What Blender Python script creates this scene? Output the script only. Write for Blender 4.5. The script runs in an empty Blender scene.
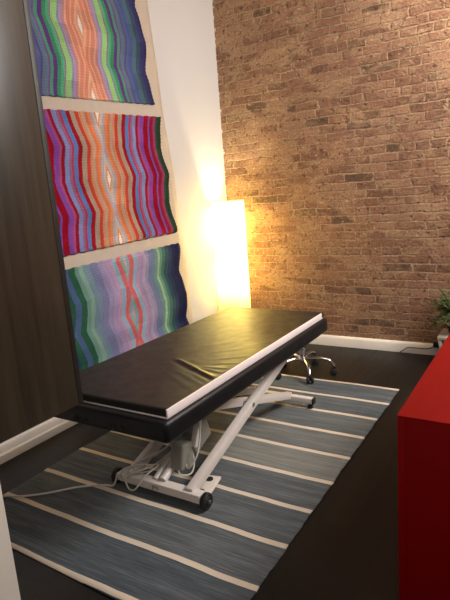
import bpy, bmesh, math, random
from mathutils import Vector, Matrix
random.seed(7)
PI = math.pi
scene = bpy.context.scene
COL = scene.collection

# ------------------------------------------------------------------ colour / material helpers
def lin(c):
    c = c / 255.0
    return c / 12.92 if c <= 0.04045 else ((c + 0.055) / 1.055) ** 2.4
def rgb(r, g, b):
    return (lin(r), lin(g), lin(b), 1.0)

class NT:
    """small node-tree helper"""
    def __init__(self, name):
        self.m = bpy.data.materials.new(name); self.m.use_nodes = True
        self.t = self.m.node_tree; self.t.nodes.clear()
        self.out = self.n('ShaderNodeOutputMaterial'); self.b = self.n('ShaderNodeBsdfPrincipled')
        self.t.links.new(self.b.outputs[0], self.out.inputs[0])
    def n(self, kind, **kw):
        nd = self.t.nodes.new(kind)
        for k, v in kw.items(): setattr(nd, k, v)
        return nd
    def l(self, a, b): self.t.links.new(a, b)
    def put(self, sock, v):
        if hasattr(v, 'is_output'): self.l(v, sock)
        else: sock.default_value = v
    def math(self, op, a, b=None, c=None, clamp=False):
        nd = self.n('ShaderNodeMath', operation=op, use_clamp=clamp)
        self.put(nd.inputs[0], a)
        if b is not None: self.put(nd.inputs[1], b)
        if c is not None: self.put(nd.inputs[2], c)
        return nd.outputs[0]
    def mix(self, f, a, b, blend='MIX'):
        nd = self.n('ShaderNodeMix', data_type='RGBA', blend_type=blend)
        self.put(nd.inputs[0], f); self.put(nd.inputs[6], a); self.put(nd.inputs[7], b)
        return nd.outputs[2]
    def ramp(self, f, stops, interp='LINEAR'):
        nd = self.n('ShaderNodeValToRGB'); r = nd.color_ramp; r.interpolation = interp
        while len(r.elements) > 1: r.elements.remove(r.elements[-1])
        r.elements[0].position = stops[0][0]; r.elements[0].color = stops[0][1]
        for p, c in stops[1:]:
            e = r.elements.new(p); e.color = c
        self.put(nd.inputs[0], f)
        return nd.outputs[0]
    def noise(self, vec, scale, detail=3, rough=.5, dist=0):
        nd = self.n('ShaderNodeTexNoise')
        if vec is not None: self.l(vec, nd.inputs['Vector'])
        nd.inputs['Scale'].default_value = scale; nd.inputs['Detail'].default_value = detail
        nd.inputs['Roughness'].default_value = rough; nd.inputs['Distortion'].default_value = dist
        return nd.outputs['Fac']
    def obj(self): return self.n('ShaderNodeTexCoord').outputs['Object']
    def uv(self): return self.n('ShaderNodeTexCoord').outputs['UV']
    def scaled(self, vec, s):
        nd = self.n('ShaderNodeMapping'); self.l(vec, nd.inputs[0]); nd.inputs['Scale'].default_value = s
        return nd.outputs[0]
    def sep(self, vec):
        nd = self.n('ShaderNodeSeparateXYZ'); self.l(vec, nd.inputs[0]); return nd.outputs
    def comb(self, x, y, z):
        nd = self.n('ShaderNodeCombineXYZ')
        for i, v in enumerate((x, y, z)): self.put(nd.inputs[i], v)
        return nd.outputs[0]
    def bump(self, h, strength=.3, dist=.005):
        nd = self.n('ShaderNodeBump'); self.l(h, nd.inputs['Height'])
        nd.inputs['Strength'].default_value = strength; nd.inputs['Distance'].default_value = dist
        self.l(nd.outputs[0], self.b.inputs['Normal'])
    def set(self, **kw):
        for k, v in kw.items(): self.put(self.b.inputs[k.replace('_', ' ')], v)
        return self

def plain(name, col, rough=.5, metal=0.0, var=.06, nscale=30, bump=0.0):
    """procedural material: base colour with a slight noise variation"""
    t = NT(name); v = t.obj(); f = t.noise(v, nscale, 4)
    lo = tuple(c * (1 - var) for c in col[:3]) + (1,); hi = tuple(min(1, c * (1 + var)) for c in col[:3]) + (1,)
    t.l(t.mix(f, lo, hi), t.b.inputs['Base Color'])
    t.set(Roughness=rough, Metallic=metal)
    if bump: t.bump(f, bump, .002)
    return t.m

# ------------------------------------------------------------------ mesh helpers
class MB:
    """collects shapes, in world coordinates, into one mesh object"""
    def __init__(self): self.bm = bmesh.new()
    def box(self, lo, hi, bev=0.0, seg=2, rot=None, piv=None):
        lo = Vector(lo); hi = Vector(hi)
        g = bmesh.ops.create_cube(self.bm, size=1.0)['verts']
        c = (lo + hi) / 2; s = hi - lo
        for v in g: v.co = Vector((v.co.x * s.x, v.co.y * s.y, v.co.z * s.z)) + c
        if bev:
            es = list({e for v in g for e in v.link_edges})
            r = bmesh.ops.bevel(self.bm, geom=es, offset=bev, segments=seg, profile=.5, affect='EDGES')
            g = list({v for f in r['faces'] for v in f.verts} | {v for v in g if v.is_valid})
        if rot is not None:
            p = Vector(piv) if piv is not None else c
            for v in g: v.co = rot @ (v.co - p) + p
        return self
    def bar(self, a, b, w, h, up=(0, 0, 1), bev=.003):
        """rectangular tube from a to b, w across, h along up"""
        a = Vector(a); b = Vector(b); d = (b - a); L = d.length; d.normalize()
        s = d.cross(Vector(up)).normalized(); u = s.cross(d)
        M = Matrix((s, d, u)).transposed()
        g = bmesh.ops.create_cube(self.bm, size=1.0)['verts']
        for v in g: v.co = Vector((v.co.x * w, v.co.y * L, v.co.z * h))
        if bev:
            es = list({e for v in g for e in v.link_edges})
            r = bmesh.ops.bevel(self.bm, geom=es, offset=bev, segments=2, profile=.5, affect='EDGES')
            g = list({v for f in r['faces'] for v in f.verts} | {v for v in g if v.is_valid})
        for v in g: v.co = M @ v.co + (a + b) / 2
        return self
    def tube(self, pts, r, n=10, smooth=4, caps=True):
        pts = [Vector(p) for p in pts]
        if smooth and len(pts) > 2:
            q = []
            P = [2 * pts[0] - pts[1]] + pts + [2 * pts[-1] - pts[-2]]
            for i in range(1, len(P) - 2):
                for k in range(smooth):
                    t = k / smooth
                    q.append(.5 * ((2 * P[i]) + (P[i + 1] - P[i - 1]) * t + (2 * P[i - 1] - 5 * P[i] + 4 * P[i + 1] - P[i + 2]) * t * t
                                   + (-P[i - 1] + 3 * P[i] - 3 * P[i + 1] + P[i + 2]) * t ** 3))
            q.append(pts[-1]); pts = q
        R = r if callable(r) else (lambda t: r)
        rings = []; prev = None
        for i, p in enumerate(pts):
            d = (pts[min(i + 1, len(pts) - 1)] - pts[max(i - 1, 0)]).normalized()
            if prev is None:
                a = Vector((0, 0, 1)) if abs(d.z) < .9 else Vector((1, 0, 0))
                s = d.cross(a).normalized()
            else:
                s = (prev - d * prev.dot(d)).normalized()
            prev = s; u = d.cross(s); rr = R(i / (len(pts) - 1))
            rings.append([self.bm.verts.new(p + (s * math.cos(2 * PI * k / n) + u * math.sin(2 * PI * k / n)) * rr) for k in range(n)])
        for A, B in zip(rings, rings[1:]):
            for k in range(n): self.bm.faces.new((A[k], A[(k + 1) % n], B[(k + 1) % n], B[k]))
        if caps:
            self.bm.faces.new(rings[0][::-1]); self.bm.faces.new(rings[-1])
        return self
    def lathe(self, prof, c, axis=(0, 0, 1), n=28):
        """profile of (radius, height) turned about axis through c"""
        ax = Vector(axis).normalized(); a = Vector((0, 0, 1)) if abs(ax.z) < .9 else Vector((1, 0, 0))
        s = ax.cross(a).normalized(); u = ax.cross(s); c = Vector(c); rings = []
        for r, h in prof:
            if r < 1e-6: rings.append([self.bm.verts.new(c + ax * h)])
            else: rings.append([self.bm.verts.new(c + ax * h + (s * math.cos(2 * PI * k / n) + u * math.sin(2 * PI * k / n)) * r) for k in range(n)])
        for A, B in zip(rings, rings[1:]):
            if len(A) == 1 and len(B) == 1: continue
            for k in range(n):
                k2 = (k + 1) % n
                if len(A) == 1: self.bm.faces.new((A[0], B[k], B[k2]))
                elif len(B) == 1: self.bm.faces.new((A[k], A[k2], B[0]))
                else: self.bm.faces.new((A[k], A[k2], B[k2], B[k]))
        return self
    def prism(self, prof, a, b, x_dir, up=(0, 0, 1)):
        """extrude a 2-D profile (along x_dir, up) from a to b"""
        a = Vector(a); b = Vector(b); x = Vector(x_dir); u = Vector(up)
        A = [self.bm.verts.new(a + x * p + u * q) for p, q in prof]
        B = [self.bm.verts.new(b + x * p + u * q) for p, q in prof]
        n = len(prof)
        for k in range(n): self.bm.faces.new((A[k], A[(k + 1) % n], B[(k + 1) % n], B[k]))
        self.bm.faces.new(A[::-1]); self.bm.faces.new(B)
        return self
    def build(self, name, mat, parent=None, smooth=True, angle=35):
        bmesh.ops.recalc_face_normals(self.bm, faces=self.bm.faces)
        me = bpy.data.meshes.new(name); 
        off = Vector((0, 0, 0)); p = parent
        while p is not None: off += p.location; p = p.parent
        if off.length:
            for v in self.bm.verts: v.co -= off
        if smooth:
            for f in self.bm.faces: f.smooth = True
            for e in self.bm.edges:
                if len(e.link_faces) == 2 and e.calc_face_angle(0) > math.radians(angle): e.smooth = False
        self.bm.to_mesh(me); self.bm.free()
        me.materials.append(mat)
        o = bpy.data.objects.new(name, me); COL.objects.link(o)
        if parent is not None: o.parent = parent
        return o

def tag(o, label, cat, group=None):
    o['label'] = label; o['category'] = cat
    if group: o['group'] = group
    return o
def thing(name, label, cat, loc, group=None):
    o = bpy.data.objects.new(name, None); COL.objects.link(o); o.location = loc
    o.empty_display_size = .1
    return tag(o, label, cat, group)
def struct(o): o['kind'] = 'structure'; return o

# ------------------------------------------------------------------ camera
D_CAM = 4.26292929
cd = bpy.data.cameras.new('camera'); cam = bpy.data.objects.new('camera', cd); COL.objects.link(cam)
scene.camera = cam
cd.sensor_fit = 'VERTICAL'; cd.sensor_height = 24.0; cd.lens = 526.97 / 600 * 24.0
yaw, pitch, roll = map(math.radians, (-32.46706, -11.63998, -4.36978))
d = Vector((math.sin(yaw) * math.cos(pitch), math.cos(yaw) * math.cos(pitch), math.sin(pitch)))
r0 = Vector((math.cos(yaw), -math.sin(yaw), 0)); u0 = r0.cross(d)
r_ = r0 * math.cos(roll) + u0 * math.sin(roll); u_ = -r0 * math.sin(roll) + u0 * math.cos(roll)
Mx = Matrix((r_, u_, -d)).transposed().to_4x4(); Mx.translation = Vector((2.60991142, -D_CAM, 1.40))
cam.matrix_world = Mx
cd.clip_start = .02

# ------------------------------------------------------------------ materials
def mat_brick():
    t = NT('old_brick'); ob = t.obj(); s = t.sep(ob)
    base = t.comb(s[0], s[2], 0.0)
    # wobble of the courses
    nz = t.n('ShaderNodeTexNoise'); t.l(base, nz.inputs['Vector']); nz.inputs['Scale'].default_value = 7; nz.inputs['Detail'].default_value = 4
    nv = t.n('ShaderNodeVectorMath', operation='SUBTRACT'); t.l(nz.outputs['Color'], nv.inputs[0]); nv.inputs[1].default_value = (.5, .5, .5)
    ns = t.n('ShaderNodeVectorMath', operation='MULTIPLY'); t.l(nv.outputs[0], ns.inputs[0]); ns.inputs[1].default_value = (.050, .030, 0)
    nz2 = t.n('ShaderNodeTexNoise'); t.l(base, nz2.inputs['Vector']); nz2.inputs['Scale'].default_value = 42; nz2.inputs['Detail'].default_value = 3
    nv2 = t.n('ShaderNodeVectorMath', operation='SUBTRACT'); t.l(nz2.outputs['Color'], nv2.inputs[0]); nv2.inputs[1].default_value = (.5, .5, .5)
    ns2 = t.n('ShaderNodeVectorMath', operation='MULTIPLY'); t.l(nv2.outputs[0], ns2.inputs[0]); ns2.inputs[1].default_value = (.020, .012, 0)
    a1 = t.n('ShaderNodeVectorMath', operation='ADD'); t.l(base, a1.inputs[0]); t.l(ns.outputs[0], a1.inputs[1])
    a3 = t.n('ShaderNodeVectorMath', operation='ADD'); t.l(a1.outputs[0], a3.inputs[0]); t.l(ns2.outputs[0], a3.inputs[1])
    # bricks of uneven length: shift along each course
    row = t.math('FLOOR', t.math('DIVIDE', t.sep(a3.outputs[0])[1], .0665))
    ln = t.noise(t.comb(t.math('MULTIPLY', s[0], 3.2), t.math('MULTIPLY', row, 7.31), 0.0), 1.0, 2, .5)
    a2 = t.n('ShaderNodeVectorMath', operation='ADD'); t.l(a3.outputs[0], a2.inputs[0]); t.l(t.comb(t.math('MULTIPLY', ln, .34), 0.0, 0.0), a2.inputs[1])
    def brick(vec, c1, c2):
        b = t.n('ShaderNodeTexBrick'); t.l(vec, b.inputs['Vector'])
        b.offset = .5; b.offset_frequency = 2; b.squash = .52; b.squash_frequency = 6
        b.inputs['Color1'].default_value = c1; b.inputs['Color2'].default_value = c2; b.inputs['Mortar'].default_value = (.5, .5, .5, 1)
        b.inputs['Scale'].default_value = 1; b.inputs['Mortar Size'].default_value = .0075; b.inputs['Mortar Smooth'].default_value = .6
        b.inputs['Bias'].default_value = 0; b.inputs['Brick Width'].default_value = .215; b.inputs['Row Height'].default_value = .0665
        return b
    b = brick(a2.outputs[0], (0, 0, 0, 1), (1, 1, 1, 1))
    rnd = t.n('ShaderNodeSeparateColor'); t.l(b.outputs['Color'], rnd.inputs[0]); rv = rnd.outputs[0]
    n_big = t.noise(base, 2.1, 4, .6); n_mid = t.noise(base, 9, 5, .65, .4); n_fine = t.ramp(t.noise(base, 55, 5, .75), [(.34, (0, 0, 0, 1)), (.66, (1, 1, 1, 1))])
    n_smear = t.noise(t.scaled(base, (.7, 1.25, 1)), 4.6, 8, .72, 1.2)
    # brick colour: each brick its own tone, mottled
    fb = t.math('ADD', t.math('MULTIPLY', rv, .34), t.math('ADD', t.math('MULTIPLY', n_mid, .34), t.math('MULTIPLY', n_fine, .32)))
    bc = t.ramp(fb, [(.16, rgb(84, 64, 54)), (.36, rgb(130, 92, 74)), (.54, rgb(154, 112, 89)), (.68, rgb(168, 129, 103)), (.84, rgb(194, 160, 128))])
    mc = t.ramp(n_fine, [(.0, rgb(150, 122, 96)), (1, rgb(214, 186, 152))])
    dk = t.math('GREATER_THAN', rv, .955)
    bc = t.mix(t.math('MULTIPLY', dk, .75), bc, rgb(64, 52, 44))
    # mortar, lost where the face is smeared
    mf = t.math('MULTIPLY', b.outputs['Fac'], t.ramp(t.noise(base, 4.0, 4, .6), [(.40, (.12,) * 3 + (1,)), (.54, (1,) * 3 + (1,))]))
    c = t.mix(mf, bc, mc)
    smear = t.ramp(n_smear, [(.47, (0, 0, 0, 1)), (.60, (.82, .82, .82, 1))])
    c = t.mix(smear, c, t.ramp(n_fine, [(.0, rgb(146, 111, 86)), (1, rgb(208, 172, 136))]))
    # chips and dark holes along the joints
    ch = t.ramp(t.noise(base, 26, 4, .6), [(.595, (0, 0, 0, 1)), (.645, (.8, .8, .8, 1))])
    c = t.mix(ch, c, rgb(82, 58, 44))
    # pale lime specks
    sp = t.ramp(t.noise(t.scaled(base, (1, 1.4, 1)), 22, 6, .75), [(.60, (0, 0, 0, 1)), (.66, (.85, .85, .85, 1))])
    c = t.mix(sp, c, rgb(226, 196, 150))
    c = t.mix(t.ramp(n_big, [(.35, (0, 0, 0, 1)), (.65, (.30, .30, .30, 1))]), c, rgb(128, 92, 70))
    # white plaster crumbs beside the plastered wall
    ed = t.math('LESS_THAN', s[0], t.math('MULTIPLY', t.math('SUBTRACT', t.noise(base, 22, 4, .7), .52), .16))
    c = t.mix(t.math('MULTIPLY', ed, .9), c, rgb(226, 214, 198))
    t.l(c, t.b.inputs['Base Color'])
    h = t.math('SUBTRACT', t.math('MULTIPLY', n_fine, .35), t.math('MULTIPLY', mf, .9))
    h = t.math('ADD', h, t.math('MULTIPLY', n_mid, .9))
    h = t.math('SUBTRACT', h, t.math('MULTIPLY', t.sep(ch)[0], .6))
    t.bump(h, .9, .02)
    t.set(Roughness=.85); t.b.inputs['Specular IOR Level'].default_value = .25
    return t.m

def mat_plaster(name, col):
    t = NT(name); v = t.obj(); f = t.noise(v, 3, 4); g = t.noise(v, 90, 3)
    t.l(t.mix(f, tuple(c * .95 for c in col[:3]) + (1,), col), t.b.inputs['Base Color'])
    t.set(Roughness=.7); t.bump(g, .08, .002)
    return t.m

def mat_floor():
    t = NT('dark_floorboards'); v = t.obj(); s = t.sep(v)
    b = t.n('ShaderNodeTexBrick'); t.l(t.comb(s[1], s[0], 0.0), b.inputs['Vector'])
    b.inputs['Color1'].default_value = (.0, .0, .0, 1); b.inputs['Color2'].default_value = (1, 1, 1, 1); b.inputs['Mortar'].default_value = (0, 0, 0, 1)
    b.inputs['Scale'].default_value = 1; b.inputs['Brick Width'].default_value = 1.6; b.inputs['Row Height'].default_value = .13; b.inputs['Mortar Size'].default_value = .0015
    g = t.noise(t.scaled(v, (40, 2.2, 1)), 1.0, 5, .6)
    f = t.math('ADD', t.math('MULTIPLY', b.outputs['Color'], .35), t.math('MULTIPLY', g, .6))
    c = t.ramp(f, [(.1, rgb(17, 15, 13)), (.8, rgb(35, 31, 26))])
    c = t.mix(t.math('MULTIPLY', b.outputs['Fac'], .7), c, rgb(12, 10, 8))
    t.l(c, t.b.inputs['Base Color'])
    t.l(t.ramp(g, [(.2, (.34,) * 3 + (1,)), (.8, (.48,) * 3 + (1,))]), t.b.inputs['Roughness'])
    t.b.inputs['Specular IOR Level'].default_value = .22
    t.bump(t.math('SUBTRACT', g, b.outputs['Fac']), .12, .002)
    return t.m

def mat_wood(name, dark, light, rough=.4):
    t = NT(name); v = t.obj()
    g = t.noise(t.scaled(v, (26, 26, 1.1)), 1.0, 6, .62, .3); g2 = t.noise(t.scaled(v, (120, 120, 2.2)), 1.0, 3, .6)
    f = t.math('ADD', t.math('MULTIPLY', g, .7), t.math('MULTIPLY', g2, .3))
    t.l(t.ramp(f, [(.28, dark), (.72, light)]), t.b.inputs['Base Color'])
    t.set(Roughness=rough); t.bump(g2, .06, .001)
    return t.m

def mat_stripes(name, half, v0, period, amp, right, left=None):
    """crocheted zig-zag stripes: colour by distance from the middle seam, rippling with height"""
    t = NT(name); s = t.sep(t.uv()); u, v = s[0], s[1]
    vq = t.math('ADD', v, t.math('MULTIPLY', t.math('SUBTRACT', t.noise(t.comb(u, v, 0.0), 40, 2), .5), .006))
    pp = t.math('PINGPONG', t.math('DIVIDE', t.math('SUBTRACT', vq, v0 - 40 * period), period / 2), 1.0)
    w = t.math('SUBTRACT', 1.0, t.math('MULTIPLY', pp, 2.0))
    w = t.math('MAXIMUM', t.math('MINIMUM', t.math('MULTIPLY', w, 1.05), 1.0), -1.0)
    un = t.math('ADD', t.math('ABSOLUTE', u), t.math('MULTIPLY', t.math('SUBTRACT', t.noise(t.comb(t.math('MULTIPLY', u, 3.0), v, 0.0), 55, 2), .5), .010))
    dd = t.math('SUBTRACT', un, t.math('MULTIPLY', w, amp))
    f = t.math('DIVIDE', t.math('ADD', dd, .05), .75)
    def mk(st): return t.ramp(f, [(max(0, min(1, (a + .05) / .75)), rgb(*c)) for a, c in st], 'CONSTANT')
    c = mk(right)
    if left: c = t.mix(t.math('LESS_THAN', u, 0.0), c, mk(left))
    # yarn tone: rows and strands
    rows = t.math('PINGPONG', t.math('DIVIDE', v, .0085), 1.0)
    strands = t.noise(t.comb(t.math('MULTIPLY', dd, 160.0), t.math('MULTIPLY', v, 9.0), 0.0), 1.0, 3, .6)
    blk = t.n('ShaderNodeTexWhiteNoise', noise_dimensions='2D')
    t.l(t.comb(t.math('FLOOR', t.math('DIVIDE', u, .11)), t.math('FLOOR', t.math('DIVIDE', v, period / 4)), 0.0), blk.inputs['Vector'])
    k = t.math('ADD', .40, t.math('ADD', t.math('MULTIPLY', strands, .74), t.math('MULTIPLY', blk.outputs['Value'], .20)))
    k = t.math('MULTIPLY', k, t.math('ADD', .90, t.math('MULTIPLY', rows, .1)))
    c = t.mix(1.0, c, t.comb(k, k, k), 'MULTIPLY')
    t.l(c, t.b.inputs['Base Color'])
    st = t.math('PINGPONG', t.math('DIVIDE', dd, .006), 1.0)
    t.bump(t.math('ADD', rows, st), .35, .003)
    t.set(Roughness=.95); t.b.inputs['Specular IOR Level'].default_value = .1
    return t.m

def mat_cloth(name, col):
    t = NT(name); v = t.obj(); f = t.noise(v, 14, 4); g = t.noise(t.scaled(v, (1, 1, 1)), 260, 2)
    t.l(t.mix(f, tuple(c * .86 for c in col[:3]) + (1,), col), t.b.inputs['Base Color'])
    t.set(Roughness=.92); t.bump(g, .25, .001); t.b.inputs['Specular IOR Level'].default_value = .1
    return t.m

def mat_rug():
    t = NT('striped_flatweave'); v = t.obj(); s = t.sep(v)
    x, y = s[0], s[1]                      # object space: origin at the rug's middle
    wob = t.math('MULTIPLY', t.math('SUBTRACT', t.noise(t.scaled(v, (2.5, .3, 1)), 1.0, 3), .5), .022)
    yy = t.math('ADD', y, wob)
    n1 = t.noise(t.scaled(v, (6, 190, 1)), 1.0, 4, .7); n2 = t.noise(t.scaled(v, (1.2, 26, 1)), 1.0, 4, .6)
    ff = t.math('ADD', t.math('MULTIPLY', n1, .6), t.math('MULTIPLY', n2, .4))
    bl = t.ramp(ff, [(.30, rgb(54, 58, 63)), (.50, rgb(80, 86, 91)), (.70, rgb(118, 122, 124))])
    gr = t.ramp(ff, [(.30, rgb(98, 98, 93)), (.50, rgb(128, 127, 120)), (.70, rgb(164, 161, 150))])
    L = 2.29
    f = t.math('ADD', t.math('DIVIDE', yy, L), .5)
    # woven bands of slightly different tone
    band = t.ramp(f, [(0, (.0,) * 3 + (1,)), (.12, (.15,) * 3 + (1,)), (.34, (.2,) * 3 + (1,)), (.442, (.85,) * 3 + (1,)), (.553, (.45,) * 3 + (1,)), (.665, (.25,) * 3 + (1,)), (.775, (.1,) * 3 + (1,))], 'CONSTANT')
    c = t.mix(band, bl, gr)
    wv = rgb(218, 202, 182)
    e = t.math('PINGPONG', t.math('ADD', t.math('DIVIDE', t.math('ADD', yy, L / 2 - .014), .2515), 20.0), .5)
    st = t.math('LESS_THAN', e, .056)
    c = t.mix(st, c, t.mix(n1, tuple(q * .85 for q in wv[:3]) + (1,), wv))
    t.l(c, t.b.inputs['Base Color'])
    t.bump(n1, .3, .002); t.set(Roughness=.95); t.b.inputs['Specular IOR Level'].default_value = .1
    return t.m

def mat_vinyl(name, a, b, rough):
    t = NT(name); v = t.obj(); f = t.noise(v, 6, 4); g = t.noise(v, 420, 2)
    t.l(t.mix(f, a, b), t.b.inputs['Base Color'])
    t.l(t.ramp(t.noise(v, 18, 4), [(.3, (rough - .05,) * 3 + (1,)), (.7, (rough + .06,) * 3 + (1,))]), t.b.inputs['Roughness'])
    t.bump(g, .10, .0008)
    return t.m

def mat_shade():
    t = NT('cream_paper'); v = t.obj(); f = t.noise(t.scaled(v, (60, 60, 8)), 1.0, 4)
    c = t.mix(f, rgb(250, 240, 204), rgb(255, 247, 216))
    df = t.n('ShaderNodeBsdfDiffuse'); tr = t.n('ShaderNodeBsdfTranslucent'); mx = t.n('ShaderNodeMixShader')
    t.l(c, df.inputs[0]); t.l(c, tr.inputs[0]); mx.inputs[0].default_value = .55
    t.l(df.outputs[0], mx.inputs[1]); t.l(tr.outputs[0], mx.inputs[2]); t.l(mx.outputs[0], t.out.inputs[0])
    return t.m
def mat_bulb():
    t = NT('lit_bulb'); t.set(Emission_Color=(1, .88, .45, 1)); t.b.inputs['Emission Strength'].default_value = 12
    t.l(t.mix(t.noise(t.obj(), 20), rgb(255, 246, 220), rgb(255, 250, 230)), t.b.inputs['Base Color'])
    return t.m

def mat_leaf():
    t = NT('green_leaf'); v = t.obj(); f = t.noise(v, 35, 3)
    t.l(t.ramp(f, [(.3, rgb(44, 60, 28)), (.7, rgb(88, 104, 54))]), t.b.inputs['Base Color']); t.set(Roughness=.6)
    return t.m

M = dict(
    brick=mat_brick(), white=mat_plaster('white_plaster', rgb(206, 202, 202)), warm=mat_plaster('warm_plaster', rgb(206, 190, 170)),
    ceil=mat_plaster('ceiling_paint', rgb(225, 218, 208)), floor=mat_floor(),
    base=plain('glossy_white_paint', rgb(244, 237, 228), .35, 0, .03), jamb=plain('off_white_paint', rgb(222, 213, 200), .45, 0, .03),
    cab=mat_wood('dark_brown_wood', rgb(34, 27, 19), rgb(68, 57, 43), .36), cabdoor=mat_wood('shaded_door_wood', rgb(22, 18, 15), rgb(40, 33, 27), .5),  # door wood darkened: the shade on its edge is put into the colour
    red=plain('red_lacquer', rgb(134, 0, 0), .5, 0, .03, 14), dark=plain('dark_gap', rgb(16, 14, 13), .7),
    vinyl=mat_vinyl('brown_black_vinyl', rgb(24, 24, 19), rgb(32, 31, 25), .44), vinyl2=mat_vinyl('black_vinyl', rgb(12, 12, 13), rgb(17, 17, 18), .46),
    padwhite=plain('white_foam_edge', rgb(240, 226, 222), .5, 0, .02), metal_w=plain('white_powder_coat', rgb(214, 204, 196), .38, 0, .04),
    grey=plain('grey_plastic', rgb(132, 130, 120), .42, 0, .06), chrome=plain('chrome', rgb(225, 225, 222), .1, 1.0, .02),
    black=plain('black_plastic', rgb(22, 22, 22), .4), rubber=plain('black_rubber', rgb(16, 16, 17), .65),
    cable=plain('white_cable', rgb(196, 190, 178), .5), cableb=plain('black_cable', rgb(26, 23, 20), .5), cloth=mat_cloth('beige_backing', rgb(200, 184, 168)),
    rug=mat_rug(), shade=mat_shade(), bulb=mat_bulb(), leaf=mat_leaf(), stem=plain('plant_stem', rgb(84, 96, 48), .6), soil=plain('soil', rgb(46, 34, 26), .95, 0, .3, 90, .4),
    pot=plain('black_pot', rgb(30, 28, 27), .5), stand=plain('white_stand', rgb(214, 206, 194), .5), steel=plain('brushed_steel', rgb(170, 170, 168), .3, 1.0),
    ink=plain('dark_print', rgb(52, 52, 50), .6),
)

M['red'].node_tree.nodes['Principled BSDF'].inputs['Specular IOR Level'].default_value = .18
M['vinyl'].node_tree.nodes['Principled BSDF'].inputs['Specular IOR Level'].default_value = .38
# ------------------------------------------------------------------ the room
X1, Y0, H = 4.6, -6.2, 3.3
def shell(name, lo, hi, mat): return struct(MB().box(lo, hi).build(name, mat, None, False))
shell('floor', (-.2, Y0 - .2, -.1), (X1 + .2, .2, 0), M['floor'])
shell('ceiling', (-.2, Y0 - .2, H), (X1 + .2, .2, H + .1), M['ceil'])
shell('wall_back', (0, 0, 0), (X1 + .2, .2, H), M['brick'])
shell('wall_left', (-.2, Y0, 0), (0, .2, H), M['white'])
shell('wall_right', (X1, Y0, 0), (X1 + .2, 0, H), M['white'])
shell('wall_front', (-.2, Y0 - .2, 0), (X1 + .2, Y0, H), M['white'])
shell('wall_partition', (0, -3.50, 0), (1.085, -3.354, H), M['white'])
struct(MB().box((1.085, -3.51, 0), (1.10, -3.344, H), .003).build('trim_1', M['jamb'], None))
prof = [(0, 0), (.034, 0), (.034, .044), (.030, .048), (.019, .050), (.019, .084), (.015, .094), (.008, .098), (0, .098)]
struct(MB().prism(prof, (0, -3.354, 0), (0, -.0, 0), (1, 0, 0)).build('baseboard_left', M['base'], None, True, 30))
prof2 = [(0, 0), (.022, 0), (.022, .070), (.018, .082), (.010, .090), (0, .090)]
struct(MB().prism(prof2, (.031, 0, 0), (X1, 0, 0), (0, -1, 0)).build('baseboard_back', M['base'], None, True, 30))

# ------------------------------------------------------------------ wall cabinet on the partition (seen from its side)
cx, cy = (.50, 1.10), (-3.354, -2.954)
cb = thing('wall_cabinet', 'tall dark brown wood-grain cabinet at left, hung on the white partition', 'cabinet', (.8, -3.163, .648))
MB().box((cx[0], cy[0], .648), (cx[1], cy[1] - .025, 2.75), .002).build('body', M['cab'], cb)
dr = MB().box((cx[0] + .002, cy[1] - .0235, .648), (cx[1] - .001, cy[1], 2.75), .002).build('door', M['cabdoor'], cb)
MB().tube([(cx[0] + .06, cy[1], 1.2), (cx[0] + .06, cy[1] + .03, 1.22), (cx[0] + .06, cy[1] + .03, 1.38), (cx[0] + .06, cy[1], 1.4)], .006).build('handle', M['steel'], dr)

# ------------------------------------------------------------------ tapestry on the white wall
def cen(z): return -1.625 + (2.4 - z) * .10
def wave(v, v0, P):
    k = ((v - v0) / (P / 2)) % 2.0
    k = k if k < 1 else 2 - k
    return max(-1, min(1, (1 - 2 * k) * 1.05))
tp = thing('tapestry', 'large striped multicoloured crochet hanging in three panels on the white wall', 'tapestry', (0, -1.55, .10))
# backing cloth
cl = MB(); NV, NU = 60, 30
rt = [(.10, .70), (.264, .697), (.864, .738), (1.239, .736), (1.937, .74), (2.061, .735), (2.611, .745), (2.809, .74), (3.12, .73)]
def rmar(z):
    for (a, p), (b, q) in zip(rt, rt[1:]):
        if a <= z <= b: return p + (q - p) * (z - a) / (b - a)
    return rt[-1][1]
g = []
for j in range(NV + 1):
    z = .10 + 3.02 * j / NV; row = []
    for i in range(NU + 1):
        u = -1 + 2 * i / NU
        hw = rmar(z) + .006 * math.sin(z * 9)
        x = .004 + .001 * math.sin(u * 9 + z) + (.008 * (abs(u) ** 14) * (.5 + .5 * math.sin(z * 5)))
        row.append(cl.bm.verts.new((x, cen(z) + u * hw, z)))
    g.append(row)
for j in range(NV):
    for i in range(NU): cl.bm.faces.new((g[j][i], g[j][i + 1], g[j + 1][i + 1], g[j + 1][i]))
o = cl.build('backing_cloth', M['cloth'], tp)
sm = o.modifiers.new('thick', 'SOLIDIFY'); sm.thickness = .004; sm.offset = 0
o['label'] = 'beige backing cloth showing as bands between panels'

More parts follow.
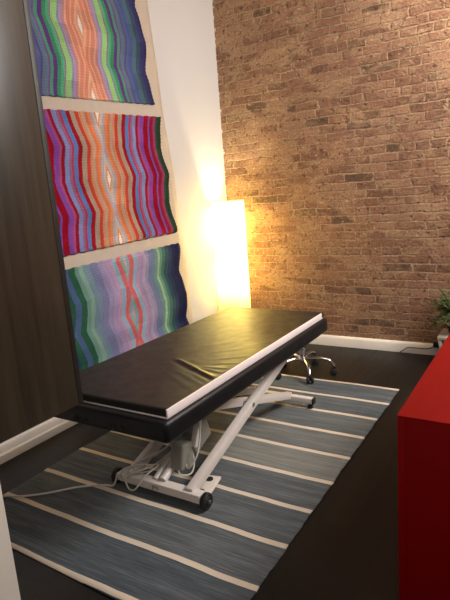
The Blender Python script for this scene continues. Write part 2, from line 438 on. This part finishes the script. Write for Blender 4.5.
def crochet(name, mat, half, v0, P, amp, zl, zh, label):
    """zl, zh: lower/upper edge heights at (left y=-2.0, right y=-.85)"""
    bm = bmesh.new(); uvl = bm.loops.layers.uv.new('UVMap'); NU, NV = 56, 110; g = []
    def edge(z2, y): return z2[0] + (z2[1] - z2[0]) * (y + 2.0) / 1.15
    for j in range(NV + 1):
        row = []
        for i in range(NU + 1):
            u0 = -1 + 2 * i / NU
            yg = cen((zl[0] + zh[0]) / 2) + u0 * half
            a, b = edge(zl, yg), edge(zh, yg); z = a + (b - a) * j / NV
            v = z - .030 * (yg - cen(z))
            sgn = 1 if u0 > 0 else -1
            w = wave(v, v0, P) * amp
            uu = u0 * half + sgn * w * min(1, abs(u0) * 3)     # the whole work ripples with its stripes
            if i in (0, NU): uu += sgn * .006 * abs(math.sin(v * PI / .026))
            y = cen(z) + uu
            if j in (0, NV): z += .003 * math.sin(i * 1.7)
            x = .018 + .004 * math.sin(v * 2 * PI / .215) + .002 * math.sin(u0 * 23 + j * .1)
            vt = bm.verts.new((x, y, z)); row.append((vt, uu, v))
        g.append(row)
    for j in range(NV):
        for i in range(NU):
            q = [g[j][i], g[j][i + 1], g[j + 1][i + 1], g[j + 1][i]]
            f = bm.faces.new([k[0] for k in q])
            for lp, k in zip(f.loops, q): lp[uvl].uv = (k[1], k[2])
    h = MB(); h.bm.free(); h.bm = bm
    o = h.build(name, mat, tp)
    sm = o.modifiers.new('thick', 'SOLIDIFY'); sm.thickness = .006; sm.offset = 1
    o['label'] = label
    return o
# stripe lists: (distance from middle, sRGB colour from there outwards)
S_top = [(-.05, (244, 234, 226)), (-.013, (226, 160, 130)), (.0, (232, 176, 146)), (.018, (222, 142, 116)), (.045, (232, 172, 142)), (.058, (218, 140, 116)), (.088, (226, 168, 146)),
         (.105, (196, 140, 140)), (.125, (172, 152, 190)), (.148, (150, 140, 176)), (.160, (158, 206, 132)), (.205, (150, 120, 150)), (.218, (98, 178, 134)), (.245, (70, 150, 112)), (.275, (104, 66, 130)), (.305, (86, 158, 130)), (.328, (120, 92, 140)),
         (.345, (112, 120, 150)), (.365, (96, 124, 138)), (.385, (92, 80, 140)), (.40, (96, 104, 150)), (.43, (78, 96, 152)), (.46, (84, 110, 124)), (.505, (66, 82, 104)), (.545, (62, 62, 106)), (.585, (56, 52, 98))]
S_mid = [(-.05, (244, 234, 224)), (-.013, (226, 140, 96)), (-.004, (206, 186, 168)), (.02, (176, 170, 180)), (.042, (224, 140, 96)), (.066, (218, 122, 82)), (.092, (188, 160, 136)), (.115, (206, 140, 110)), (.138, (196, 72, 52)),
         (.170, (172, 150, 132)), (.212, (158, 24, 38)), (.248, (92, 124, 182)), (.282, (178, 56, 84)), (.300, (150, 100, 134)), (.325, (128, 140, 190)), (.36, (150, 22, 46)), (.385, (168, 80, 128)), (.405, (132, 74, 160)), (.445, (150, 14, 38)), (.495, (112, 84, 170)),
         (.515, (142, 24, 56)), (.555, (150, 60, 100)), (.585, (50, 74, 54)), (.61, (38, 62, 46))]
S_botR = [(-.05, (214, 98, 98)), (-.03, (206, 160, 170)), (-.012, (128, 176, 180)), (.012, (196, 120, 128)), (.03, (210, 104, 104)), (.062, (150, 178, 200)), (.105, (186, 150, 180)), (.135, (168, 146, 182)), (.17, (178, 160, 186)), (.205, (152, 146, 176)),
          (.24, (120, 126, 160)), (.275, (112, 128, 158)), (.305, (112, 148, 140)), (.345, (160, 190, 156)), (.37, (104, 150, 128)), (.40, (72, 116, 104)), (.435, (52, 80, 92)), (.48, (44, 60, 88)), (.52, (34, 38, 76)), (.56, (30, 30, 68))]
S_botL = S_botR[:8] + [(.19, (150, 140, 176)), (.24, (124, 126, 164)), (.31, (118, 142, 158)), (.37, (134, 166, 152)), (.405, (112, 150, 138)), (.445, (48, 96, 72)), (.495, (78, 98, 140)), (.545, (44, 88, 72)), (.60, (44, 64, 92))]
crochet('crochet_panel', mat_stripes('crochet_green_orange', .61, 2.49, .43, .027, S_top), .610, 2.49, .43, .027, (2.033, 2.081), (2.99, 3.02), 'top panel in green, lime and peach zigzags')
crochet('crochet_panel', mat_stripes('crochet_red_purple', .65, 1.96, .42, .027, S_mid), .645, 1.96, .42, .027, (1.079, 1.107), (1.952, 1.990), 'middle panel in red, purple and orange zigzags')
crochet('crochet_panel', mat_stripes('crochet_blue_lavender', .64, .965, .39, .027, S_botR, S_botL), .635, .965, .39, .027, (.16, .17), (.993, 1.017), 'bottom panel in lavender, sage and navy zigzags')

# ------------------------------------------------------------------ floor lamp in the corner
lx, ly, lz = (.030, .250), (-.320, -.120), 1.312
lp = thing('floor_lamp', 'glowing square paper column floor lamp in the corner by the bricks', 'lamp', (.14, -.22, 0))
MB().box((lx[0] + .01, ly[0] + .01, .0), (lx[1] - .01, ly[1] - .01, .03), .004).build('base', M['stand'], lp)
sh = MB()
for a, b in (((lx[0], ly[0]), (lx[1], ly[0])), ((lx[1], ly[0]), (lx[1], ly[1])), ((lx[1], ly[1]), (lx[0], ly[1])), ((lx[0], ly[1]), (lx[0], ly[0]))):
    vs = [sh.bm.verts.new(Vector((p[0], p[1], z))) for p, z in ((a, .06), (b, .06), (b, lz), (a, lz))]
    sh.bm.faces.new(vs)
bmesh.ops.remove_doubles(sh.bm, verts=sh.bm.verts, dist=1e-4)
so = sh.build('shade', M['shade'], lp, False); so['label'] = 'glowing cream paper shade, open at the top'
sm = so.modifiers.new('thick', 'SOLIDIFY'); sm.thickness = .002; sm.offset = 0
for zz in (.065, lz - .006):
    pm = MB(); q = .003; cs = [(lx[0] + q, ly[0] + q), (lx[1] - q, ly[0] + q), (lx[1] - q, ly[1] - q), (lx[0] + q, ly[1] - q)]
    pm.tube([(c_[0], c_[1], zz) for c_ in cs + cs[:1]], .0016, 6, 0)
    pm.build('wire_hoop', M['stand'], lp)
for zb in (1.0, .55):
    MB().lathe([(0, -.05), (.012, -.05), (.014, -.02), (.026, .008), (.029, .03), (.022, .052), (0, .06)], (.14, -.22, zb), (0, 0, 1), 20).build('bulb', M['bulb'], lp)
MB().tube([(.14, -.22, .03), (.14, -.22, .96)], .006, 8, 0).build('lamp_rod', M['stand'], lp)

# ------------------------------------------------------------------ rug
rx, ry = (.335, 1.765), (-3.130, -.840)
rc = Vector(((rx[0] + rx[1]) / 2, (ry[0] + ry[1]) / 2, 0))
rb = MB(); NX, NY = 40, 80; g = []
for j in range(NY + 1):
    row = []
    for i in range(NX + 1):
        a, b = i / NX, j / NY
        x = rx[0] + (rx[1] - rx[0]) * a; y = ry[0] + (ry[1] - ry[0]) * b
        if i in (0, NX): x += .0018 * math.sin(j * .9) + .0018 * math.sin(j * 2.3)
        y += .010 * math.sin(a * 5 + .5) * (1 - b)
        z = .007 + .0015 * math.sin(a * 11 + b * 5) + .0015 * math.sin(b * 26)
        row.append(rb.bm.verts.new((x, y, z)))
    g.append(row)
for j in range(NY):
    for i in range(NX): rb.bm.faces.new((g[j][i], g[j][i + 1], g[j + 1][i + 1], g[j + 1][i]))
for v in rb.bm.verts: v.co -= rc
rug = rb.build('rug', M['rug']); rug.location = rc
sm = rug.modifiers.new('thick', 'SOLIDIFY'); sm.thickness = .005; sm.offset = -1
tag(rug, 'blue-grey flatwoven rug with thin cream stripes under the treatment table', 'rug')
RZ = .010

# ------------------------------------------------------------------ treatment table
tb = thing('massage_table', 'black cushioned treatment table on a white steel scissor frame with wheels', 'treatment table', (1.03, -1.95, 0))
cu = MB().box((.655, -2.835, .468), (1.397, -1.145, .5602), .019, 4)
cuo = cu.build('cushion', M['vinyl2'], tb, True, 60)
for x in (.900, .955, 1.112, 1.160):
    gm = MB().lathe([(0, .0), (.006, .001), (.0075, .004), (.012, .005), (.0135, .002), (.0135, -.004)], (x, -2.835, .498), (0, -1, 0), 20)
    gm.build('grommet', M['black'], tb)
# steel sub-frame under the cushion
fr = MB()
for x in (.76, 1.30): fr.bar((x, -2.62, .440), (x, -1.32, .440), .03, .046)
for y in (-2.60, -1.95, -1.34): fr.bar((.775, y, .44), (1.285, y, .44), .03, .040)
fr.build('top_frame', M['metal_w'], tb)
MB().box((.72, -2.70, .462), (1.34, -1.26, .4685)).build('deck_board', M['black'], tb)
# lower cross tubes
nb = MB().bar((.825, -2.545, .062), (1.315, -2.545, .062), .052, .040).build('crossbar', M['metal_w'], tb); nb['label'] = 'near crossbar with a small dark mark'
fb = MB().bar((.775, -1.345, .060), (1.355, -1.345, .060), .040, .036).build('crossbar', M['metal_w'], tb)
for s in (.770, 1.360): MB().bar((s - .006, -1.345, .060), (s + .006, -1.345, .060), .043, .039).build('end_cap', M['black'], fb)
for s in (.80, 1.335): MB().lathe([(0, 0), (.018, 0), (.018, .014), (.010, .02), (.010, RZ + .034), (0, RZ + .034)], (s, -1.345, RZ)).build('rubber_foot', M['rubber'], fb)
def wheel(x, s):
    w = MB().lathe([(0, -.016), (.020, -.016), (.024, -.012), (.033, -.014), (.038, -.009), (.038, .009), (.033, .014), (.024, .012), (.020, .016), (0, .016)], (x, -2.545, .050), (1, 0, 0), 28).build('wheel', M['rubber'], tb)
    MB().lathe([(0, .0), (.010, .0), (.010, .006), (.006, .009), (0, .009)], (x + s * .015, -2.545, .050), (s, 0, 0), 16).build('hub_cap', M['steel'], w)
wheel(.803, -1); wheel(1.336, 1)
# printed mark on the near crossbar
fc = bpy.data.curves.new('mark_text', 'FONT'); fc.body = 'JMS'; fc.size = .030; fc.extrude = .0002; fc.space_character = .9
to = bpy.data.objects.new('mark_text', fc); COL.objects.link(to)
dg = bpy.context.evaluated_depsgraph_get(); tm = bpy.data.meshes.new_from_object(to.evaluated_get(dg)); bpy.data.objects.remove(to)
for v in tm.vertices: v.co = Vector((1.045 + v.co.x, -2.5722, .053 + v.co.y * .85)) - tb.location
tm.materials.append(M['ink']); mk = bpy.data.objects.new('printed_mark', tm); COL.objects.link(mk); mk.parent = nb
mk['label'] = 'small dark printed logo on the crossbar'
# foot plate with two levelling pads
fdir = Vector((1.261 - 1.236, -2.483 + 2.368, 0)).normalized(); fmid = Vector((1.257, -2.425, .034)); fang = math.atan2(-fdir.x, -fdir.y)
fp = MB().box(fmid + Vector((-.042, -.095, -.006)), fmid + Vector((.042, .095, .006)), .0055, 3, Matrix.Rotation(-fang, 3, 'Z'))
fpo = fp.build('foot_plate', M['metal_w'], tb); fpo['label'] = 'white foot plate with two black levelling pads'
for x, y in ((1.262, -2.480), (1.240, -2.372)):
    MB().lathe([(0, RZ - .0395), (.016, RZ - .0395), (.016, -.004), (.018, .0), (.018, .005), (.012, .008), (0, .008)], (x, y, .040), (0, 0, 1), 20).build('levelling_pad', M['rubber'], fpo)
# scissor arms: outer pair rises away from the wheels, inner pair rises towards them
for x in (.892, 1.252):
    MB().bar((x, -2.550, .072), (x, -1.430, .420), .036, .052).build('scissor_arm', M['metal_w'], tb)
for x in (.945, 1.195):
    MB().bar((x, -1.350, .075), (x, -2.420, .420), .032, .046).build('scissor_arm', M['metal_w'], tb)
for p0, p1, rr in (((.872, -1.952, .263), (1.272, -1.952, .263), .013), ((.945, -2.40, .413), (1.195, -2.40, .413), .012), ((.892, -1.45, .413), (1.252, -1.45, .413), .012)):
    MB().tube([p0, p1], rr, 14, 0).build('pivot_rod', M['steel'], tb)
# lifting motor, gear housing and control box
MB().tube([(1.085, -2.535, .085), (1.085, -2.20, .215)], .020, 16, 0).build('actuator_tube', M['metal_w'], tb)
MB().tube([(1.040, -2.535, .080), (1.040, -2.38, .150)], .014, 14, 0).build('actuator_tube', M['metal_w'], tb)
rotm = Matrix.Rotation(math.radians(20), 3, 'X')
MB().box((1.030, -2.36, .150), (1.150, -2.20, .265), .014, 3, rotm).build('motor_housing', M['grey'], tb)
MB().box((1.090, -2.470, .105), (1.165, -2.375, .235), .012, 3, Matrix.Rotation(math.radians(-12), 3, 'X')).build('gear_housing', M['grey'], tb)
bx = MB().box((.960, -2.475, .290), (1.130, -2.30, .400), .010, 3).build('control_box', M['grey'], tb)
MB().bar((1.045, -2.388, .398), (1.045, -2.388, .475), .05, .02, (0, 1, 0), .001).build('bracket', M['metal_w'], bx)
MB().bar((1.17, -2.38, .20), (1.17, -2.26, .455), .03, .026).build('link_bar', M['metal_w'], tb)
# cables round the motor
def cable(pts, r=.0042, name='cable'): return MB().tube(pts, r, 8, 6).build(name, M['cable'], tb)
cable([(1.14, -2.42, .16), (1.185, -2.46, .13), (1.22, -2.42, .20), (1.20, -2.36, .30), (1.15, -2.33, .36), (1.10, -2.31, .35)])
cable([(1.10, -2.40, .14), (1.02, -2.47, .12), (.94, -2.53, .13), (.88, -2.585, .115), (.87, -2.58, .055), (.93, -2.56, .10), (1.0, -2.48, .12), (1.05, -2.36, .17)])
cable([(1.05, -2.36, .20), (.97, -2.44, .15), (.91, -2.51, .125), (.90, -2.585, .10), (.905, -2.588, .035), (.96, -2.60, .040), (1.0, -2.56, .10), (1.03, -2.46, .13), (1.05, -2.38, .17)])
cable([(1.04, -2.34, .20), (.97, -2.42, .14), (.90, -2.52, .12), (.93, -2.54, .095), (1.00, -2.50, .10), (1.07, -2.42, .14)], .0035)
cable([(1.12, -2.46, .13), (1.16, -2.49, .11), (1.19, -2.45, .10), (1.17, -2.39, .12), (1.15, -2.37, .18)], .0035)
# mains lead across the rug to the partition
ml = MB().tube([(.858, -2.600, .100), (.842, -2.60, .06), (.815, -2.600, .025), (.76, -2.605, RZ + .007), (.65, -2.675, RZ + .007), (.55, -2.78, RZ + .007), (.45, -2.855, RZ + .007), (.366, -2.897, RZ + .008), (.29, -2.97, .019), (.255, -3.10, .022), (.245, -3.26, .05), (.245, -3.325, .16), (.245, -3.325, .25)], .0048, 8, 6).build('mains_lead', M['cable'])
MB().box((.222, -3.352, .245), (.268, -3.312, .305), .006, 2).build('plug', M['cable'], ml)
tag(ml, 'pale mains cable running from the table base across the rug to the left', 'cable')

# ------------------------------------------------------------------ padded mat lying on the table
pd = thing('padded_mat', 'creased black vinyl pad with white side strip lying on the treatment table', 'pad', (1.022, -1.99, .5605))
PX, PY, Z0, Z1 = (.668, 1.374), (-2.800, -1.158), .5665, .600
folds = [((1.057, -2.287), (1.210, -2.365), .0100, .014), ((1.210, -2.365), (1.365, -2.440), .0095, .0135), ((1.150, -2.352), (1.37, -2.50), .0035, .012), ((1.052, -2.256), (1.177, -2.278), .0015, .02),
         ((1.183, -2.338), (1.37, -2.365), .0050, .011), ((1.240, -2.320), (1.37, -2.300), .0045, .011), ((1.255, -2.270), (1.37, -2.215), .0040, .011), ((1.231, -2.200), (1.36, -2.105), .0035, .013),
         ((1.160, -2.105), (1.330, -1.940), .0030, .016), ((1.169, -2.431), (1.37, -2.535), .0045, .013), ((1.10, -2.45), (1.36, -2.60), .0030, .014), ((1.25, -1.98), (1.365, -1.84), .0025, .013), ((1.06, -2.02), (1.2, -1.86), .0018, .02),
         ((1.28, -1.80), (1.365, -1.67), .0022, .013), ((1.02, -2.36), (1.10, -2.48), .0020, .014)]
def fold_h(x, y):
    h = 0
    for (ax, ay), (bx_, by), amp, w in folds:
        dx, dy = bx_ - ax, by - ay; L2 = dx * dx + dy * dy
        t = ((x - ax) * dx + (y - ay) * dy) / L2; tc = max(0, min(1, t))
        off = ((x - ax) * dy - (y - ay) * dx) / math.sqrt(L2)
        ex = (t - tc) * math.sqrt(L2)
        env = math.exp(-(ex / .025) ** 2) * (.55 + .45 * math.sin(PI * min(1, max(0, .1 + .85 * tc))))
        h += (.75 if amp > .008 else .30) * amp * env * (math.exp(-(off / w) ** 2) - .45 * math.exp(-((off - 1.7 * w) / w) ** 2))
    return h
tm_ = MB(); NX, NY = 150, 330; g = []
for j in range(NY + 1):
    row = []
    for i in range(NX + 1):
        a, b = i / NX, j / NY
        x = PX[0] + (PX[1] - PX[0]) * a; y = PY[0] + (PY[1] - PY[0]) * b
        el, er = (x - PX[0]), (PX[1] - x); en, ef = (y - PY[0]), (PY[1] - y)
        z = Z1 - .0015
        R = .012
        for e in (el, en, ef):
            if e < R: z -= R - math.sqrt(max(0, R * R - (R - e) ** 2))
        z += fold_h(x, y) * min(1, er / .02, el / .03, en / .03)
        z += .0012 * math.sin(x * 9 + y * 3) * math.sin(y * 5) - .0012
        # rounded far corners
        cr = .05
        if ef < cr and (el < cr):
            qx, qy = cr - el, cr - ef; m = math.hypot(qx, qy)
            if m > 1e-6:
                k = max(qx, qy) / m
                x = PX[0] + cr - qx * k; y = PY[1] - cr + qy * k
        row.append(tm_.bm.verts.new((x, y, z)))
    g.append(row)
for j in range(NY):
    for i in range(NX): tm_.bm.faces.new((g[j][i], g[j][i + 1], g[j + 1][i + 1], g[j + 1][i]))
ring = [g[0][i] for i in range(NX + 1)] + [g[j][NX] for j in range(1, NY + 1)] + [g[NY][i] for i in range(NX - 1, -1, -1)] + [g[j][0] for j in range(NY - 1, 0, -1)]
low = [tm_.bm.verts.new((v.co.x, v.co.y, Z0)) for v in ring]
n = len(ring)
for k in range(n): tm_.bm.faces.new((ring[k], low[k], low[(k + 1) % n], ring[(k + 1) % n]))
tm_.bm.faces.new(low)
co = tm_.build('vinyl_cover', M['vinyl'], pd, True, 50); co['label'] = 'creased black-brown vinyl top'
MB().box((PX[0] + .004, PY[0] - .004, .5605), (PX[1] + .004, PY[1] - .03, Z0), .0015).build('base_board', M['padwhite'], pd)['label'] = 'thin white board under the pad'
MB().box((PX[1] + .0004, PY[0] - .004, .5670), (PX[1] + .008, PY[1] - .050, Z1 + .0005), .0025, 3).build('side_strip', M['padwhite'], pd)['label'] = 'white strip along the long side'

# ------------------------------------------------------------------ rolling stool behind the table
stx, sty = 1.043, -.770
st = thing('rolling_stool', 'stool with chrome five-star base and black casters behind the table', 'stool', (stx, sty, 0))
MB().lathe([(0, .360), (.150, .360), (.160, .368), (.165, .39), (.160, .412), (.140, .424), (0, .428)], (stx, sty, 0), (0, 0, 1), 40).build('seat', M['vinyl2'], st)
MB().lathe([(0, .13), (.026, .13), (.026, .20), (.022, .205), (.022, .275), (.014, .28), (.014, .352), (.06, .355), (.06, .362), (0, .362)], (stx, sty, 0), (0, 0, 1), 24).build('gas_column', M['chrome'], st)
MB().lathe([(0, .106), (.028, .108), (.034, .116), (.034, .134), (.028, .146), (0, .148)], (stx, sty, 0), (0, 0, 1), 24).build('hub', M['chrome'], st)
A0 = math.atan2(-.947 - sty, .910 - stx)
for k in range(5):
    a = A0 + k * 2 * PI / 5; c, s = math.cos(a), math.sin(a)
    P = lambda r, z, t=0: (stx + c * r - s * t, sty + s * r + c * t, z)
    MB().tube([P(.02, .128), (P(.08, .134)), P(.15, .128), P(.195, .112), P(.222, .082), P(.228, .066)], lambda t: .0135 - .0035 * t, 12, 5).build('leg', M['chrome'], st)
    zc = RZ if sty + s * .222 < -.815 else 0.0
    ca = MB()
    for t in (-.016, .016):
        ca.lathe([(0, -.009), (.018, -.009), (.025, -.005), (.025, .005), (.018, .009), (0, .009)], P(.222, .0255 + zc, t), (-s, c, 0), 20)
    ca.tube([P(.222, .025 + zc, -.012), P(.222, .025 + zc, .012)], .007, 8, 0)
    ca.tube([P(.222, .034 + zc), P(.226, .050 + zc), P(.228, .070)], .011, 10, 0)
    ca.build('caster', M['rubber'], st)

# ------------------------------------------------------------------ red lacquered cabinet at the right
rdx, rdy, rdz = (2.245, 3.05), (-2.815, -1.30), .730
rd = thing('red_cabinet', 'glossy red lacquered low cabinet at the right edge of the room', 'cabinet', (2.65, -2.1, 0))
MB().box((rdx[0], rdy[0], rdz - .004), (rdx[1], rdy[1], rdz), .002).build('cabinet_top', M['red'], rd)
MB().box((rdx[0] + .001, rdy[0] + .001, .0), (rdx[0] + .023, rdy[1] - .001, rdz - .0045), .0012).build('side_panel', M['red'], rd)
MB().box((rdx[1] - .023, rdy[0] + .001, .0), (rdx[1] - .001, rdy[1] - .001, rdz - .0045), .0012).build('side_panel', M['red'], rd)
MB().box((rdx[0] + .0233, rdy[0] + .001, .06), (rdx[1] - .0233, rdy[0] + .022, rdz - .0045), .0012).build('front_panel', M['red'], rd)
MB().box((rdx[0] + .0235, rdy[1] - .022, .06), (rdx[1] - .0235, rdy[1] - .002, rdz - .0045), .0012).build('back_panel', M['red'], rd)
MB().box((rdx[0] + .0235, rdy[0] + .04, 0), (rdx[1] - .0235, rdy[1] - .04, .06)).build('plinth', M['dark'], rd)

# ------------------------------------------------------------------ plant on a small white stand behind the red cabinet
pc = Vector((2.035, -.18, 0))
ps = thing('plant_stand', 'small white splay-legged stand under the plant behind the red cabinet', 'plant stand', pc)
MB().box((pc.x - .125, pc.y - .125, .215), (pc.x + .125, pc.y + .125, .238), .003).build('stand_top', M['stand'], ps)
for sx in (-1, 1):
    for sy in (-1, 1):
        MB().bar((pc.x + sx * .075, pc.y + sy * .08, 0.001), (pc.x + sx * .112, pc.y + sy * .105, .214), .028, .024, (1, 0, 0), .002).build('leg', M['stand'], ps)
pt = thing('potted_plant', 'bushy green plant in a black pot at the far right by the brick wall', 'plant', (pc.x, pc.y, .2385))
MB().lathe([(0, .239), (.060, .239), (.064, .243), (.080, .345), (.085, .348), (.085, .362), (.076, .362), (.073, .345), (0, .345)], (pc.x, pc.y, 0), (0, 0, 1), 28).build('pot', M['pot'], pt)
MB().lathe([(0, .3455), (.073, .3455), (.060, .352), (0, .354)], (pc.x, pc.y, 0), (0, 0, 1), 20).build('soil', M['soil'], pt)
lf = MB(); stm = MB()
rnd = random.Random(3)
for k in range(84):
    a = rnd.uniform(0, 2 * PI); up = rnd.uniform(-.75, .95); L = rnd.uniform(.12, .23)
    q = Vector((math.cos(a) * math.cos(up), math.sin(a) * math.cos(up), math.sin(up)))
    b0 = Vector((pc.x + rnd.uniform(-.03, .03), pc.y + rnd.uniform(-.03, .03), .355))
    m1 = b0 + Vector((q.x * L * .35, q.y * L * .35, .05 + L * .25)); e = b0 + q * L + Vector((0, 0, .03)); e.y = min(e.y, -.02); e.z = max(e.z, .275)
    stm.tube([b0, m1, e], .0016, 5, 4)
    for s in range(9):
        t = .25 + .75 * s / 8; p = b0.lerp(m1, t).lerp(m1.lerp(e, t), t)
        for sd in (-1, 1):
            sdv = q.cross(Vector((0, 0, 1))).normalized() * sd
            dv = (q * .5 + sdv + Vector((0, 0, rnd.uniform(-.4, .3)))).normalized(); ll = rnd.uniform(.026, .046)
            w = dv.cross(Vector((0, 0, 1))).normalized() * ll * .26
            tip = p + dv * ll
            if tip.y > -.01: continue
            mid = p + dv * ll * .5 + Vector((0, 0, .004))
            vs = [lf.bm.verts.new(c_) for c_ in (p, mid + w, tip, mid - w)]
            lf.bm.faces.new(vs)
stm.build('stems', M['stem'], pt)
lo = lf.build('foliage', M['leaf'], pt, False)
sm = lo.modifiers.new('thick', 'SOLIDIFY'); sm.thickness = .0008

# ------------------------------------------------------------------ black power lead lying on the baseboard
pw = thing('power_lead', 'thin black power lead with plug trailing along the white baseboard', 'cable', (1.7, -.04, 0))
MB().tube([(1.575, -.040, .004), (1.60, -.036, .022), (1.64, -.030, .0495), (1.70, -.028, .0495), (1.77, -.028, .0495), (1.815, -.030, .060), (1.852, -.040, .088)], .0038, 8, 6).build('lead', M['cableb'], pw)
MB().box((1.838, -.070, .078), (1.905, -.022, .118), .006, 3).build('plug', M['black'], pw)

# ------------------------------------------------------------------ light
def area(name, loc, aim, size, power, col, spread=180):
    L = bpy.data.lights.new(name, 'AREA'); L.shape = 'DISK'; L.size = size; L.energy = power; L.color = col; L.spread = math.radians(spread)
    o = bpy.data.objects.new(name, L); COL.objects.link(o); o.location = loc
    o.rotation_euler = (Vector(aim) - Vector(loc)).to_track_quat('-Z', 'Y').to_euler()
    return o
LP1, LP2 = 50, 42
WARM = (1.0, .95, .91)
area('ceiling_lamp_main', (3.75, -1.45, 2.95), (.9, -1.9, .5), 1.3, 88, WARM, 140)
area('ceiling_lamp_wall', (2.7, -.75, 3.2), (2.3, -.1, 2.7), .25, 38, (1, .90, .78), 150)
area('fill_light_near', (3.4, -5.2, 2.7), (2.3, -2.5, .5), 1.2, 20, WARM, 170)  # added fill behind the camera for the near-facing sides, no real fixture
def point(name, loc, power, col, r):
    L = bpy.data.lights.new(name, 'POINT'); L.energy = power; L.color = col; L.shadow_soft_size = r
    o = bpy.data.objects.new(name, L); COL.objects.link(o); o.location = loc
for zb, pw_ in ((1.075, LP1), (.625, LP2)): point('lamp_bulb_light', (.14, -.22, zb), pw_, (1, .95, .58), .022)
w = bpy.data.worlds.new('world'); scene.world = w; w.use_nodes = True
w.node_tree.nodes['Background'].inputs[0].default_value = (.9, .85, .8, 1); w.node_tree.nodes['Background'].inputs[1].default_value = .02

vs = scene.view_settings
vs.view_transform = 'Standard'; vs.look = 'None'; vs.gamma = 1.0; vs.exposure = 0.0
try: vs.use_curve_mapping = False
except Exception: pass
